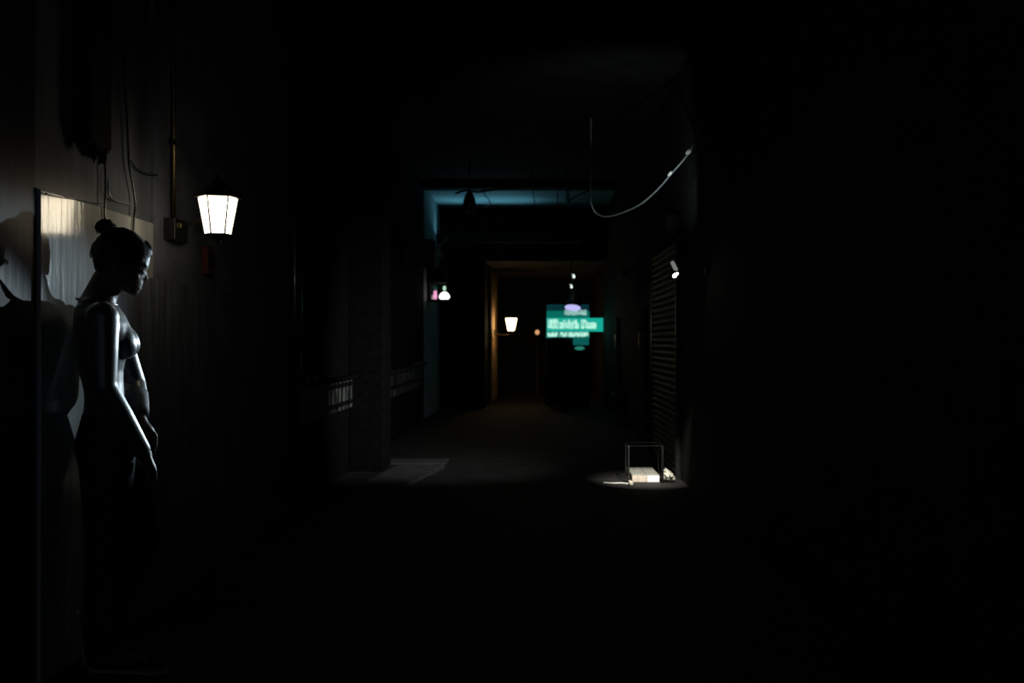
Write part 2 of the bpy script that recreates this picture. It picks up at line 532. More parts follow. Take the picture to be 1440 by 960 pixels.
LC = at(306.5, 303, 3.95)
zt, zb = at(306, 278.5, 3.95).z, at(306, 329, 3.95).z
plate_c = Vector((W_LEFT, 4.32, at(0, 322, 4.32).z))
joint = Vector((W_LEFT + .055, 4.29, at(0, 318, 4.29).z))
lan, pl = lantern('black hexagonal wall lantern glowing warm white on a bracket beside the leaning person',
                  (W_LEFT, 4.3, zb), zt, zb, 0.078, 0.052, M['pane'], (LC.x, LC.y, 0),
                  [joint, joint.lerp(Vector((LC.x, LC.y, joint.z)), .45), Vector((LC.x - .062, LC.y + .062, joint.z)), Vector((LC.x - .03, LC.y + .03, zb - .005)), Vector((LC.x, LC.y, zb - .03))],
                  (W_LEFT - .002, W_LEFT + .05, 4.24, 4.40, plate_c.z - .055, plate_c.z + .04), 6, math.radians(-103))
bm = new_bm()
box(bm, joint.x - .008, joint.x + .012, 4.262, 4.282, joint.z - .01, joint.z + .012, 0.002)
sub('arm_nut', bm, M['brass'], pl)
# conduit above the bracket
cp = thing('conduit_pipe', 'thin vertical conduit running down the wall to the lantern bracket', 'pipe', (W_LEFT, 4.33, joint.z))
bm = new_bm()
tube(bm, [(W_LEFT + .018, 4.31, plate_c.z + .04), (W_LEFT + .018, 4.31, 2.25), (W_LEFT + .018, 4.31, CEIL)], 0.009, 10)
link('pipe', bm, M['brass'], cp, True)
for z in (1.95, 2.5, 3.0):
    bm = new_bm()
    box(bm, W_LEFT, W_LEFT + .03, 4.29, 4.33, z, z + .018, 0.003)
    link('pipe_clip', bm, M['iron'], cp)

# ------------------------------------------------------------------ person
RAY = Vector((-1.416, 3.36, 0))
FW = Vector((0.914, 0.406, 0)).normalized()
RT = Vector((0.406, -0.914, 0)).normalized()
UP = Vector((0, 0, 1))

def L(px, py, w=0.0):
    c = RAY + RT * w
    k = (px - VX) / FPX
    u = (k * c.y - c.x) / (FW.x - k * FW.y)
    p = c + FW * u
    p.z = CAMZ + (HY - py) / FPX * p.y
    return p

person = thing('person', 'person in a grey-blue fitted top leaning against the wall, head bowed, hair in a bun', 'person',
               (RAY.x, RAY.y, 0))

TORSO = [  # py, back px, front px, half width
    (398, 131, 175, .046), (404, 125, 172, .050), (412, 118, 168, .056), (420, 111, 164, .072), (428, 107, 163, .100), (434, 105.5, 168, .128), (442, 104.5, 174, .150),
    (454, 104, 180, .158), (466, 104, 185, .156), (478, 104.5, 187, .150), (490, 105, 183, .142), (502, 107, 176, .133),
    (520, 111, 172, .122), (536, 116, 172, .116), (552, 119.5, 173, .116), (565, 120, 174, .122), (578, 118, 176, .135),
    (598, 112.5, 180, .152), (614, 107.5, 183, .165), (631, 105.5, 187, .172), (648, 110, 185, .168), (664, 117, 182, .15),
    (676, 122, 176, .11)]

def torso(bm, rows, grow=0.0):
    secs = []
    for y, b, f, hw in rows:
        pb, pf = L(b, y), L(f, y)
        c = (pb + pf) / 2
        a = (pf - pb) / 2
        a.z = 0
        a = a.normalized() * (a.length + grow)
        secs.append((c, a, RT * (hw + grow)))
    loft(bm, secs, 36, 2.25)

def bust(bm, grow=0.0):
    for w in (-.068, .066):
        c = L(169, 477, w)
        tip = L(194.5 if w < 0 else 190, 481, w)
        ax = FW * ((tip - c).length + grow)
        ellipsoid(bm, c, ax, RT * (.058 + grow), (UP * (.062 + grow) - FW * .018))

ARM_R = [L(144, 446, .155), L(145, 492, .175), L(145, 543, .185), L(170, 585, .165), L(203, 640, .12)]
ARM_RR = [.046, .040, .035, .033, .0245]
ARM_L = [L(150, 446, -.155), L(172, 494, -.19), L(188, 540, -.205), L(192, 562, -.135), L(196, 588, -.055)]
ARM_LR = [.046, .040, .036, .034, .0235]
SH_FIX = []

def arms(bm, grow=0.0, stop_r=99, stop_l=99):
    for pts, rr, stop in ((ARM_R, ARM_RR, stop_r), (ARM_L, ARM_LR, stop_l)):
        p = pts[:stop]
        chain(bm, p, [r + grow for r in rr[:stop]], 18)
        # deltoid to chest bridge
        ellipsoid(bm, pts[0].lerp(L(140, 452, 0), .25), FW * (.048 + grow), RT * (.075 + grow), UP * (.05 + grow))

LEG_R = [L(151, 622, .088), L(150, 700, .088), L(150, 765, .088), L(148, 830, .09), L(149, 906, .09)]
LEG_RR = [.088, .073, .060, .057, .045]
LEG_L = [L(152, 622, -.088), L(178, 690, -.105), L(202, 757, -.115), L(168, 822, -.115), L(135, 882, -.105)]
LEG_LR = [.088, .076, .052, .054, .040]

def legs(bm, grow=0.0):
    chain(bm, LEG_R, [r + grow for r in LEG_RR], 20)
    chain(bm, LEG_L, [r + grow for r in LEG_LR], 20)

# head, in a frame tipped 22 degrees forward
TH = math.radians(22)
HC = L(172, 366)
HF = (FW * math.cos(TH) - UP * math.sin(TH)).normalized()
HU = (FW * math.sin(TH) + UP * math.cos(TH)).normalized()

def hd(px, py):
    d = L(px, py) - HC
    return d.dot(HF), d.dot(HU)

def HP(a, b, w=0.0):
    return HC + HF * a + HU * b + RT * w

FRONT = [(185, 415.5), (189, 416), (192.5, 415), (195, 412.5), (196.5, 409), (199, 406.5), (198, 404.5), (200.5, 401.5), (201, 397), (202.5, 391), (204.5, 385), (206, 381), (208.8, 376.5),
         (210, 371), (211.6, 360), (211.2, 352), (203, 340), (187, 326), (179, 322.5)]
BACK = [(181, 414.5), (172, 411), (160, 404), (148, 396), (139, 388), (135.5, 377), (132, 362), (132, 350), (138.5, 336), (150, 326), (165, 321.5), (174, 321.5)]
fa = sorted([(hd(*p)[1], hd(*p)[0]) for p in FRONT])
ba = sorted([(hd(*p)[1], hd(*p)[0]) for p in BACK])
WID = [(-.105, .020), (-.095, .034), (-.085, .045), (-.06, .058), (-.03, .066), (0, .071), (.03, .073), (.06, .066), (.08, .054), (.093, .040), (.100, .026), (.106, .010)]
B_LO, B_HI = max(fa[0][0], ba[0][0]), min(fa[-1][0], ba[-1][0])

def head_secs(grow=0.0, n=34, lo=None, hi=None):
    secs = []
    lo = B_LO if lo is None else lo
    hi = B_HI if hi is None else hi
    for i in range(n + 1):
        s = i / n
        b = lo + (hi - lo) * (0.5 - 0.5 * math.cos(math.pi * s))
        f = np.interp(b, [p[0] for p in fa], [p[1] for p in fa])
        k = np.interp(b, [p[0] for p in ba], [p[1] for p in ba])
        w = np.interp(b, [p[0] for p in WID], [p[1] for p in WID])
        secs.append((b, float(f) + grow, float(k) - grow, float(w) + grow))
    return secs

def head(bm, grow=0.0):
    secs = [(HP((f + k) / 2, b), HF * max((f - k) / 2, .004), RT * w) for b, f, k, w in head_secs(grow)]
    loft(bm, secs, 36, 2.15)

body_bm = new_bm()
head(body_bm)
# nose
a_n, b_n = hd(207.9, 393)
a_r, b_r = hd(205.5, 381.5)
a_u, b_u = hd(201.5, 398)
capsule(body_bm, HP(a_r - .008, b_r), HP(a_n - .0085, b_n + .002), .006, .0085, 10)
ellipsoid(body_bm, HP(a_n - .010, b_n - .002), HF * .0100, RT * .0115, HU * .008)
for w in (-.010, .010):
    ellipsoid(body_bm, HP(a_n - .019, b_n - .004, w), HF * .009, RT * .006, HU * .006)
# brow ridge, cheekbones, chin, ears, lips
for w in (-.027, .027):
    a_b, b_b = hd(208.5, 376)
    ellipsoid(body_bm, HP(a_b - .014, b_b + .002, w), HF * .010, RT * .019, HU * .006)
    ellipsoid(body_bm, HP(.050, -.036, w * 1.45), HF * .022, RT * .018, HU * .015)
    ellipsoid(body_bm, HP(-.012, -.022, math.copysign(.074, w)), HF * .016 + RT * math.copysign(.004, w), RT * .006, HU * .029 - HF * .006)
    ellipsoid(body_bm, HP(-.006, -.046, math.copysign(.071, w)), HF * .008, RT * .005, HU * .009)
ac, bc = hd(190, 413.5)
ellipsoid(body_bm, HP(ac - .008, bc + .002), HF * .012, RT * .018, HU * .010)
torso(body_bm, TORSO)
bust(body_bm)
arms(body_bm)
legs(body_bm)
# neck inside the collar
capsule(body_bm, L(136, 428), L(152, 392), .056, .048, 20)
for w in (-.055, .055):
    ellipsoid(body_bm, L(128, 432, w), FW * .045, RT * .06, UP * .035)

def finger(bm, pts, r0=.0085, r1=.0065):
    n = len(pts)
    chain(bm, pts, [r0 + (r1 - r0) * i / (n - 1) for i in range(n)], 10)

# left hand (farther), hanging over the right wrist
palmL = [(L(197, 588, -.055), .020, .026), (L(203, 597, -.045), .016, .035), (L(211, 605, -.038), .014, .040), (L(215, 610, -.035), .010, .038)]
d = (palmL[-1][0] - palmL[0][0]).normalized()
nrm = (FW * .75 + UP * .55 - d * (FW * .75 + UP * .55).dot(d)).normalized()
side = d.cross(nrm).normalized()
loft(body_bm, [(c, nrm * h, side * w) for c, h, w in palmL], 18, 2.4)
for i, w in enumerate((-.066, -.045, -.024, -.004)):
    ln = (0.85, 1.0, 1.02, 0.95)[i]
    base = L(215.5, 609, w)
    finger(body_bm, [L(212, 606, w), L(218.5, 612, w), L(218.5, 612 + 15 * ln, w + .004), L(214.5, 612 + 25 * ln, w + .008), L(209, 612 + 29 * ln, w + .012)])
finger(body_bm, [L(201, 596, -.02), L(205, 605, -.004), L(208.5, 616, .002), L(209.5, 626, .004)], .0105, .0075)
# right hand (nearer)
palmR = [(L(203, 640, .12), .020, .026), (L(208, 648, .118), .016, .035), (L(213, 656, .112), .014, .040), (L(215, 661, .108), .010, .038)]
d = (palmR[-1][0] - palmR[0][0]).normalized()
nrm = (FW * .8 + UP * .5 - d * (FW * .8 + UP * .5).dot(d)).normalized()
side = d.cross(nrm).normalized()
loft(body_bm, [(c, nrm * h, side * w) for c, h, w in palmR], 18, 2.4)
for i, w in enumerate((.140, .119, .098, .077)):
    ln = (0.85, 1.0, 1.02, 0.95)[i]
    finger(body_bm, [L(211, 655, w), L(217.5, 662, w), L(218, 662 + 12 * ln, w - .004), L(214, 662 + 21 * ln, w - .008), L(208, 662 + 24 * ln, w - .010)])
finger(body_bm, [L(205, 647, .085), L(210, 655, .068), L(214, 665, .062), L(213.5, 675, .062)], .0105, .0075)
# feet
def foot_pts(ankle, heel, ball, toe):
    return ankle, heel, ball, toe
R_ANK, R_HEEL, R_BALL, R_TOE = L(149, 906, .09), L(141, 926, .09), L(206, 926, .10), L(224, 929, .105)
L_ANK, L_HEEL, L_BALL, L_TOE = L(135, 882, -.105), L(127, 872, -.10), L(130, 904, -.10), L(133, 915, -.10)
chain(body_bm, [R_ANK, R_HEEL, R_BALL, R_TOE], [.036, .028, .026, .019])
chain(body_bm, [L_ANK, L_HEEL, L_BALL, L_TOE], [.032, .024, .022, .017])
body = fuse('body', body_bm, .0045, M['skin'], person, 3, 0.5)

# eyelids, lashes, lips as small details on the face
for w in (-.031, .031):
    bm = new_bm()
    a_e, b_e = hd(203.5, 384.5)
    ellipsoid(bm, HP(a_e - .013, b_e + .001, w), HF * .010, RT * .013, HU * .008)
    lid = link('eyelid', bm, M['skin'], person, True)
    bm = new_bm()
    for k in range(7):
        ww = w + (k - 3) * .0034
        p = HP(hd(203.5, 384.5)[0] - .0045, hd(203.5, 386)[1], ww)
        tube(bm, [p, p + HF * .004 - HU * .002, p + HF * .008 - HU * .0015], [.0007, .0006, .0003], 4)
    sub('eyelashes', bm, M['hair'], lid)
bm = new_bm()
a_l, b_l = hd(199.6, 402)
ellipsoid(bm, HP(a_l - .006, b_l), HF * .0075, RT * .020, HU * .0042)
a_l, b_l = hd(198.4, 406.2)
ellipsoid(bm, HP(a_l - .006, b_l), HF * .0075, RT * .018, HU * .0045)
link('lips', bm, M['lip'], person, True)

# fitted top: trunk and sleeves
bm = new_bm()
rows = [(y, b, f, hw) for y, b, f, hw in TORSO if 428 <= y <= 614]
torso(bm, rows, .0035)
bust(bm, .0035)
for pts, rr, cut in ((ARM_R, ARM_RR, 5), (ARM_L, ARM_LR, 5)):
    pp = list(pts)
    r2 = [r + .0055 for r in rr]
    if cut == 5:
        pp[4] = pts[3].lerp(pts[4], .86 if pts is ARM_R else .6)
    pp, r2 = pp[:cut], r2[:cut]
    for i in range(cut - 1):
        capsule(bm, pp[i], pp[i + 1], r2[i], r2[i + 1], 18)
    ellipsoid(bm, pts[0].lerp(L(140, 452, 0), .25), FW * .0515, RT * .0785, UP * .0535)
for w in (-.055, .055):
    ellipsoid(bm, L(128, 434, w), FW * .048, RT * .064, UP * .036)
fuse('fitted_top', bm, .005, M['top'], person, 5, 0.5)
# collar edge
bm = new_bm()
ring = []
for k in range(33):
    t = 2 * math.pi * k / 32
    c = (L(108, 420) + L(164, 429)) / 2
    a = (L(164, 429) - L(108, 420)) / 2
    ring.append(c + a * (math.cos(t) * 1.02) + RT * (.083 * math.sin(t)))
tube(bm, ring, .0042, 8, False)
link('collar', bm, M['top'], person, True)
# dark cuff on the farther forearm
bm = new_bm()
c0, c1 = ARM_L[2].lerp(ARM_L[3], .72), ARM_L[4]
tube(bm, [c0, c0.lerp(c1, .35), c0.lerp(c1, .7), c0.lerp(c1, .97)], [.0425, .0405, .036, .031], 18)
o = link('dark_cuff', bm, M['cuff'], person, True)
o['label'] = 'dark knitted cuff'
# trousers
bm = new_bm()
rows = [(y, b, f, hw) for y, b, f, hw in TORSO if y >= 578]
torso(bm, rows, .004)
LRr = [r + g for r, g in zip(LEG_RR, (.004, .004, .005, .008, .016))]
LLr = [r + g for r, g in zip(LEG_LR, (.004, .004, .004, .005, .010))]
pr = list(LEG_R)
pr[4] = LEG_R[3].lerp(LEG_R[4], .85)
chain(bm, pr, LRr, 22)
chain(bm, LEG_L, LLr, 22)
# creases where the cloth gathers at knee and hip
for k in range(5):
    p = LEG_R[2].lerp(LEG_R[4], .15 * k + .1)
    ellipsoid(bm, p + FW * .006, FW * .062, RT * .060, UP * .008)
fuse('trousers', bm, .006, M['trousers'], person, 5, 0.5)
# shoes
def shoe(ank, heel, ball, toe, sole_dir):
    bm = new_bm()
    chain(bm, [ank, heel, ball, toe], [.043, .038, .036, .026], 16)
    capsule(bm, ank, ball, .042, .034, 16)
    s = fuse('shoe', bm, .006, M['shoe'], person, 4, 0.5)
    bm = new_bm()
    ax = (toe - heel).normalized()
    sd = ax.cross(sole_dir).normalized()
    n = sole_dir.normalized()
    secs = []
    for t, w in ((-.035, .012), (-.03, .026), (-.01, .033), (.05, .030), (.10, .034), (.15, .040), ((toe - heel).length, .032), ((toe - heel).length + .022, .020), ((toe - heel).length + .027, .006)):
        secs.append((heel + ax * t + n * .034, n * .007, sd * w))
    loft(bm, secs, 14, 3.0)
    bmesh.ops.recalc_face_normals(bm, faces=bm.faces)
    sub('sole', bm, M['sole'], s)
shoe(R_ANK, R_HEEL, R_BALL, R_TOE, Vector((0, 0, -1)))
shoe(L_ANK, L_HEEL, L_BALL, L_TOE, -FW)

# hair: cap over the skull, bun, loose strands
bm = new_bm()
secs = head_secs(.0045, 40, -.085, B_HI)
rings = []
seg = 48
rnd = random.Random(3)
for b, f, k, w in secs:
    c, ha = (f + k) / 2, (f - k) / 2
    ring = []
    for j in range(seg):
        t = 2 * math.pi * j / seg
        e = 2 / 2.15
        ca, sa = math.cos(t), math.sin(t)
        ring.append((c + ha * math.copysign(abs(ca) ** e, ca), b, w * math.copysign(abs(sa) ** e, sa)))
    rings.append(ring)

def hair_here(a, b, w):
    # hairline from forehead over temple, behind the ear to the nape
    if b > .066:
        return True
    if b > 0.02:
        return a < .062 + (b - .02) * .55 - abs(w) * .1
    if b > -.02:
        return a < .012 + (b + .02) * 1.2
    return a < -.026 + (b + .02) * .55
vm = {}
for i in range(len(rings) - 1):
    for j in range(seg):
        q = [(i, j), (i, (j + 1) % seg), (i + 1, (j + 1) % seg), (i + 1, j)]
        cc = [sum(rings[a][b][x] for a, b in q) / 4 for x in range(3)]
        if hair_here(*cc):
            for kk in q:
                if kk not in vm:
                    p = rings[kk[0]][kk[1]]
                    vm[kk] = bm.verts.new(HP(p[0], p[1], p[2]))
            bm.faces.new([vm[kk] for kk in q])
top = [vm[(len(rings) - 1, j)] for j in range(seg) if (len(rings) - 1, j) in vm]
if len(top) == seg:
    bm.faces.new(top)
bmesh.ops.recalc_face_normals(bm, faces=bm.faces)
hair = link('hair', bm, M['hair'], person, True)
sm = hair.modifiers.new('thick', 'SOLIDIFY')
sm.thickness = .007
sm.offset = -0.3
# bun
bm = new_bm()
BC = L(148.5, 319.5)
b2 = bmesh.new()
bmesh.ops.create_icosphere(b2, subdivisions=4, radius=1.0)
from mathutils import noise as mnoise
for v in b2.verts:
    nn = mnoise.noise(v.co * 2.6) * .22 + mnoise.noise(v.co * 6.0) * .14
    v.co = BC + (FW * v.co.x * .029 + RT * v.co.y * .030 + UP * v.co.z * .025) * (1 + nn)
merge(bm, b2)
for k in range(60):
    dr = Vector((rnd.gauss(0, 1), rnd.gauss(0, 1), rnd.gauss(0, 1))).normalized()
    p = BC + FW * dr.x * .026 + RT * dr.y * .028 + UP * dr.z * .022
    out = (FW * dr.x + RT * dr.y + UP * dr.z)
    tang = out.cross(Vector((rnd.gauss(0, 1), rnd.gauss(0, 1), rnd.gauss(0, 1)))).normalized()
    tube(bm, smooth_pts([p, p + out * .006 + tang * .006, p + out * .004 + tang * .014 - UP * .003], 4), [.0016] * 8 + [.0004], 5)
for k in range(14):
    p = L(137 + rnd.uniform(-1, 4), 317 + rnd.uniform(-2, 6), rnd.uniform(-.02, .02))
    tube(bm, smooth_pts([p + FW * .012, p, p - FW * rnd.uniform(.001, .005) - UP * rnd.uniform(.004, .014)], 4), [.0018] * 8 + [.0005], 5)
bun = sub('bun', bm, M['hair'], hair, True)
# loose strands at nape, crown and fringe
bm = new_bm()
def strand(px0, py0, px1, py1, w, r=.0016, bow=0.0):
    p, q = L(px0, py0, w), L(px1, py1, w)
    mid = (p + q) / 2 - FW * bow
    tube(bm, smooth_pts([p, mid, q], 5), [r] * 8 + [r * .7, r * .4, r * .2], 5)
for k in range(16):
    w = rnd.uniform(-.05, .05)
    y = rnd.uniform(345, 362)
    strand(133 + rnd.uniform(0, 3), y - 8, 126 + rnd.uniform(0, 4), y + rnd.uniform(-2, 4), w * .6, .0014, .002)
for k in range(8):
    strand(130 + rnd.uniform(0, 3), 348 + rnd.uniform(-4, 4), 125.5 + rnd.uniform(0, 2), 361 + rnd.uniform(-3, 2), rnd.uniform(-.03, .03), .0014, .003)
for k in range(26):
    w = rnd.uniform(-.045, .045)
    strand(137 + rnd.uniform(-3, 3), 366 + rnd.uniform(0, 6), 135 + rnd.uniform(-2, 4), 377 + rnd.uniform(-3, 1.5), w, .0022, .003)
for k in range(26):
    w = rnd.uniform(-.045, .045)
    strand(204 + rnd.uniform(-2, 2), 340 + rnd.uniform(-2, 4), 212 + rnd.uniform(-1, 2.0), 351 + rnd.uniform(-3, 2), w * .8, .002, -.003)
for k in range(26):
    w = rnd.uniform(-.05, .05)
    x = rnd.uniform(160, 200)
    strand(x, 322 + max(0, (x - 168)) * .45, x + rnd.uniform(4, 9), 322 + max(0, (x + 7 - 168)) * .50 - rnd.uniform(0, 1.5), w * .5, .0012, 0)
sub('loose_strands', bm, M['hair'], hair, True)['kind'] = 'stuff'

# ------------------------------------------------------------------ things on the glossy wall
mb = thing('wall_cabinet', 'black box on the wall above the person, ragged along its bottom edge', 'box', tuple(on_left(135, 228)))
yb0, yb1 = 3.43, 3.615
z0 = on_left(135, 226).z
bm = new_bm()
box(bm, W_LEFT - .005, W_LEFT + .040, yb0, yb1, z0 + .03, z0 + .62, 0.006)
link('cabinet_body', bm, M['wall_black'], mb)
bm = new_bm()
box(bm, W_LEFT + .040, W_LEFT + .050, yb0 + .008, yb1 - .008, z0 + .04, z0 + .61, 0.004)
dr = link('cabinet_door', bm, M['wall_black'], mb)
bm = new_bm()
box(bm, W_LEFT + .050, W_LEFT + .056, yb1 - .05, yb1 - .035, z0 + .3, z0 + .34, 0.002)
sub('latch', bm, M['iron'], dr)
bm = new_bm()
rnd = random.Random(11)
for k in range(34):
    yy = yb0 + .01 + (yb1 - yb0 - .02) * (k / 33)
    x = W_LEFT + rnd.uniform(.012, .038)
    ln = rnd.uniform(.006, .045)
    tube(bm, [(x, yy, z0 + .05), (x + rnd.uniform(-.005, .005), yy + rnd.uniform(-.008, .008), z0 + .03 - ln)], [.009, .0035], 6)
link('torn_fringe', bm, M['wall_black'], mb)

def wall_cable(label, pts, r, m='cable', loc=None):
    bm = new_bm()
    P = [on_left(x, y, .004 + r) for x, y in pts]
    tube(bm, smooth_pts(P, 8), r, 8)
    o = link('wall_cable', bm, M[m], None, True)
    tag(o, label, 'cable')
    return o
wall_cable('dark cable hanging from the wall box, curling behind the bun', [(147, 226), (148, 250), (148, 280), (147, 300), (149, 316)], .0035)
wall_cable('short cable looping from the wall box to the upright cable', [(152, 252), (152.5, 270), (158, 279), (166, 283), (178, 286), (188, 289)], .0035, 'cable_grey')
wall_cable('dark upright cable running down the wall beside the head', [(172, -322), (174, 60), (178, 160), (180, 205), (182, 235), (187, 262), (190, 285), (189, 305), (187, 330)], .0045)
wall_cable('thin cable stretched across the glossy wall above the lantern reflection', [(64, 272), (80, 276), (100, 279), (125, 283), (147, 287)], .0022, 'cable_grey')
wall_cable('thin sagging cable above the lantern bracket', [(184, 226), (192, 238), (202, 245), (214, 247), (221, 246)], .003)

# red box, drain pipe, ledge cups
rb = thing('alarm_box', 'small dull red box on the dark wall below the lantern', 'box', tuple(on_left(284, 385)))
zz0, zz1 = on_left(284, 386).z, on_left(284, 345).z
bm = new_bm()
box(bm, W_LEFT - .002, W_LEFT + .03, 4.72, 4.82, zz0, zz1, 0.006)
link('housing', bm, M['red'], rb)
bm = new_bm()
box(bm, W_LEFT + .03, W_LEFT + .036, 4.735, 4.805, zz0 + .03, zz1 - .02, 0.002)
link('cover', bm, M['wall_black'], rb)
dp = thing('drain_pipe', 'dark glossy pipe running up the wall with a small warm glint', 'pipe', (W_LEFT + .05, 6.2, 0))
bm = new_bm()
tube(bm, [(W_LEFT + .06, 6.3, .0), (W_LEFT + .06, 6.3, 1.5), (W_LEFT + .06, 6.3, CEIL)], .045, 20)
link('pipe', bm, M['cable'], dp, True)
for z in (.5, 1.75, 2.8):
    bm = new_bm()
    lathe(bm, (W_LEFT + .06, 6.3, z), [(.046, 0), (.052, 0), (.052, .04), (.046, .04)], 20)
    link('pipe_collar', bm, M['iron'], dp, True)
for x, lab in ((431.5, 'left small steel cup on the narrow ledge before the dark pillar'), (443, 'right small steel cup on the narrow ledge before the dark pillar')):
    p = on_left(x, 536, .045)
    c = thing('metal_cup', lab, 'cup', (p.x, p.y, .82), 'cups on the ledge')
    bm = new_bm()
    lathe(bm, (p.x, p.y, .82), [(.012, 0), (.018, 0), (.02, .02), (.022, .045), (.020, .045), (.018, .02), (.012, .006)], 16)
    link('bowl', bm, M['steel'], c, True)
    bm = new_bm()
    tube(bm, smooth_pts([(p.x, p.y - .02, .825), (p.x, p.y - .032, .838), (p.x, p.y - .021, .856)], 5), .0025, 6)
    link('handle', bm, M['steel'], c, True)
o = link('metal_rule', box(new_bm(), W_LEFT + .02, W_LEFT + .065, 12.6, 13.4, .82, .826, 0.001), M['steel'])
tag(o, 'thin steel strip lying on the ledge right of the dark pillar', 'strip')

# ------------------------------------------------------------------ hanging cable on the right
hc = thing('hanging_cable', 'glossy cable swinging from the right wall down and up to the ceiling', 'cable', tuple(on_right(976, 192)))
cp_pts = [(1003, 150, 6.72), (985, 178, 7.0), (972, 209, 7.15), (960, 226, 7.25), (945, 243, 7.4), (925, 266, 7.6), (902, 286, 7.8), (880, 297, 8.0), (862, 303, 8.15), (848, 304, 8.25), (838, 299, 8.3), (833, 291, 8.3), (830.5, 278, 8.4), (830, 240, 9.0), (831, 205, 9.8)]
P = [at(*q) for q in cp_pts]
P.append(Vector((P[-1].x, P[-1].y, CEIL)))
P[0].x = W_RIGHT
bm = new_bm()
tube(bm, smooth_pts(P, 8), .0065, 10)
link('cable', bm, M['cable_grey'], hc, True)
for a, b, r in ((968.5, 213, .017), (942.5, 244, .013)):
    bm = new_bm()
    c = at(a, b, 7.18 if a > 950 else 7.42)
    dd = (at(a + 8, b - 10, c.y - .1) - c).normalized()
    lathe(bm, c - dd * .01, [(.004, -.03), (r * .8, -.02), (r, 0), (r, .02), (r * .7, .035), (.004, .042)], 14, dd)
    link('joint_sleeve', bm, M['white'], hc, True)
bm = new_bm()
box(bm, W_RIGHT - .03, W_RIGHT + .002, P[0].y - .03, P[0].y + .03, P[0].z - .03, P[0].z + .03, .004)
link('wall_hook', bm, M['iron'], hc)

# ------------------------------------------------------------------ twin spotlight, stool, cartons, bag
SPY = 6.7
S0 = Vector((W_RIGHT, SPY, at(0, 384, SPY).z))
sp = thing('wall_spotlight', 'small silvery spotlight on the right wall, its lens shining white', 'spotlight', tuple(S0))
bm = new_bm()
lathe(bm, (W_RIGHT + .002, SPY, S0.z + .03), [(.045, 0), (.045, .012), (.03, .02), (.012, .022)], 20, Vector((-1, 0, 0)))
link('wall_mount', bm, M['iron'], sp, True)
A0, A1 = at(945, 368, SPY), at(951, 380, SPY)
bm = new_bm()
tube(bm, smooth_pts([(W_RIGHT, SPY, S0.z + .03), (W_RIGHT - .06, SPY, S0.z + .05), (A1.x + .015, SPY, A1.z + .01)], 6), .006, 8)
link('arm', bm, M['iron'], sp, True)
aim = Vector((.28, -.60, -.75)).normalized()
hcn = at(950, 386, SPY)
bm = new_bm()
lathe(bm, A0, [(.004, -.004), (.013, 0), (.014, .02), (.014, .06), (.010, .068)], 18, (A1 - A0))
link('pale_tube', bm, glow('tube_lit_look', (.80, .92, .80), .2), sp, True)  # faint emission stands in for light falling on the pale tube
bm = new_bm()
lathe(bm, hcn - aim * .055, [(.008, 0), (.018, .006), (.023, .03), (.026, .052), (.027, .060), (.024, .060), (.022, .045)], 24, aim)
hs = link('lamp_head', bm, M['iron'], sp, True)
bm = new_bm()
lathe(bm, hcn - aim * .012, [(.0, 0), (.0235, .0), (.0235, .006), (.0, .009)], 24, aim)
bmesh.ops.recalc_face_normals(bm, faces=bm.faces)
sub('lens', bm, M['lens'], hs, True)
lamp('spot_down', 'SPOT', hcn + aim * .03, SPOT_BOX_W, (1.0, .96, .84), sp, target=(.85, 7.86, .0), spot_size=math.radians(27), spot_blend=1.0, shadow_soft_size=.012)
lamp('spot_across', 'SPOT', hcn + aim * .03, SPOT_WOMAN_W, (.72, .90, 1.0), sp, target=L(160, 470) + FW * .02, spot_size=math.radians(13.5), spot_blend=.6, shadow_soft_size=.012)
lamp('tile_fill', 'SPOT', hcn + aim * .03, 190.0, (.9, .97, .95), sp, target=(W_LEFT, 9.5, .58), spot_size=math.radians(66), spot_blend=1.0, shadow_soft_size=.02)  # added fill that brightens the tile bands

lamp('cable_fill', 'SPOT', A0 + (A0 - A1).normalized() * .03, 30.0, (.85, .97, 1.0), sp, target=(.80, 7.5, 2.3), spot_size=math.radians(64), spot_blend=.8, shadow_soft_size=.01)  # added uplight so the hanging cable catches highlights
YS = 7.72
st = thing('metal_stand', 'low open black metal stand straddling two flat cartons under the spotlight', 'stand', (.85, YS + .15, 0))
sx0, sx1 = at(884.3, 0, YS).x, at(932, 0, YS).x
for a_, b_ in (((sx0 - .035, YS + .02), (sx1, YS + .02)), ((sx0, YS + .28), (sx1, YS + .28)), ((sx0, YS + .02), (sx0, YS + .28)), ((sx1, YS + .02), (sx1, YS + .28))):
    bm = new_bm()
    tube(bm, [(a_[0], a_[1], .288), (b_[0], b_[1], .288)], .003, 8)
    link('top_rail', bm, M['matte_black'], st)
for x, y in ((at(884.3, 0, YS).x, YS + .02), (at(932, 0, YS).x, YS + .02), (at(884.3, 0, YS).x, YS + .28), (at(932, 0, YS).x, YS + .28)):
    bm = new_bm()
    near = y < YS + .1
    w = (.0065 if x < .8 else .009) if near else .004
    box(bm, x - w, x + w, y - .01, y + .01, 0, .286, .003)
    link('leg', bm, M['cable'] if x < .8 else M['matte_black'], st)
Yc = 7.79
for xa, xb, m1, lab in ((889, 909.5, 'cream', 'left cream flat carton under the low stool'), (910, 927.3, 'white', 'right white flat carton under the low stool')):
    x0, x1 = at(xa, 0, Yc).x, at(xb, 0, Yc).x
    c = thing('carton', lab, 'carton', ((x0 + x1) / 2, Yc + .24, 0), 'cartons under the stool')
    bm = new_bm()
    box(bm, x0, x1, Yc, Yc + .46, 0, .05, .002)
    link('tray', bm, M[m1], c)
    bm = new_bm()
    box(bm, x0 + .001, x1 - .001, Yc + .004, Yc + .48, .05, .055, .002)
    link('lid', bm, M['grey_top'], c)  # lid kept darker in place of shade from a solid stand top
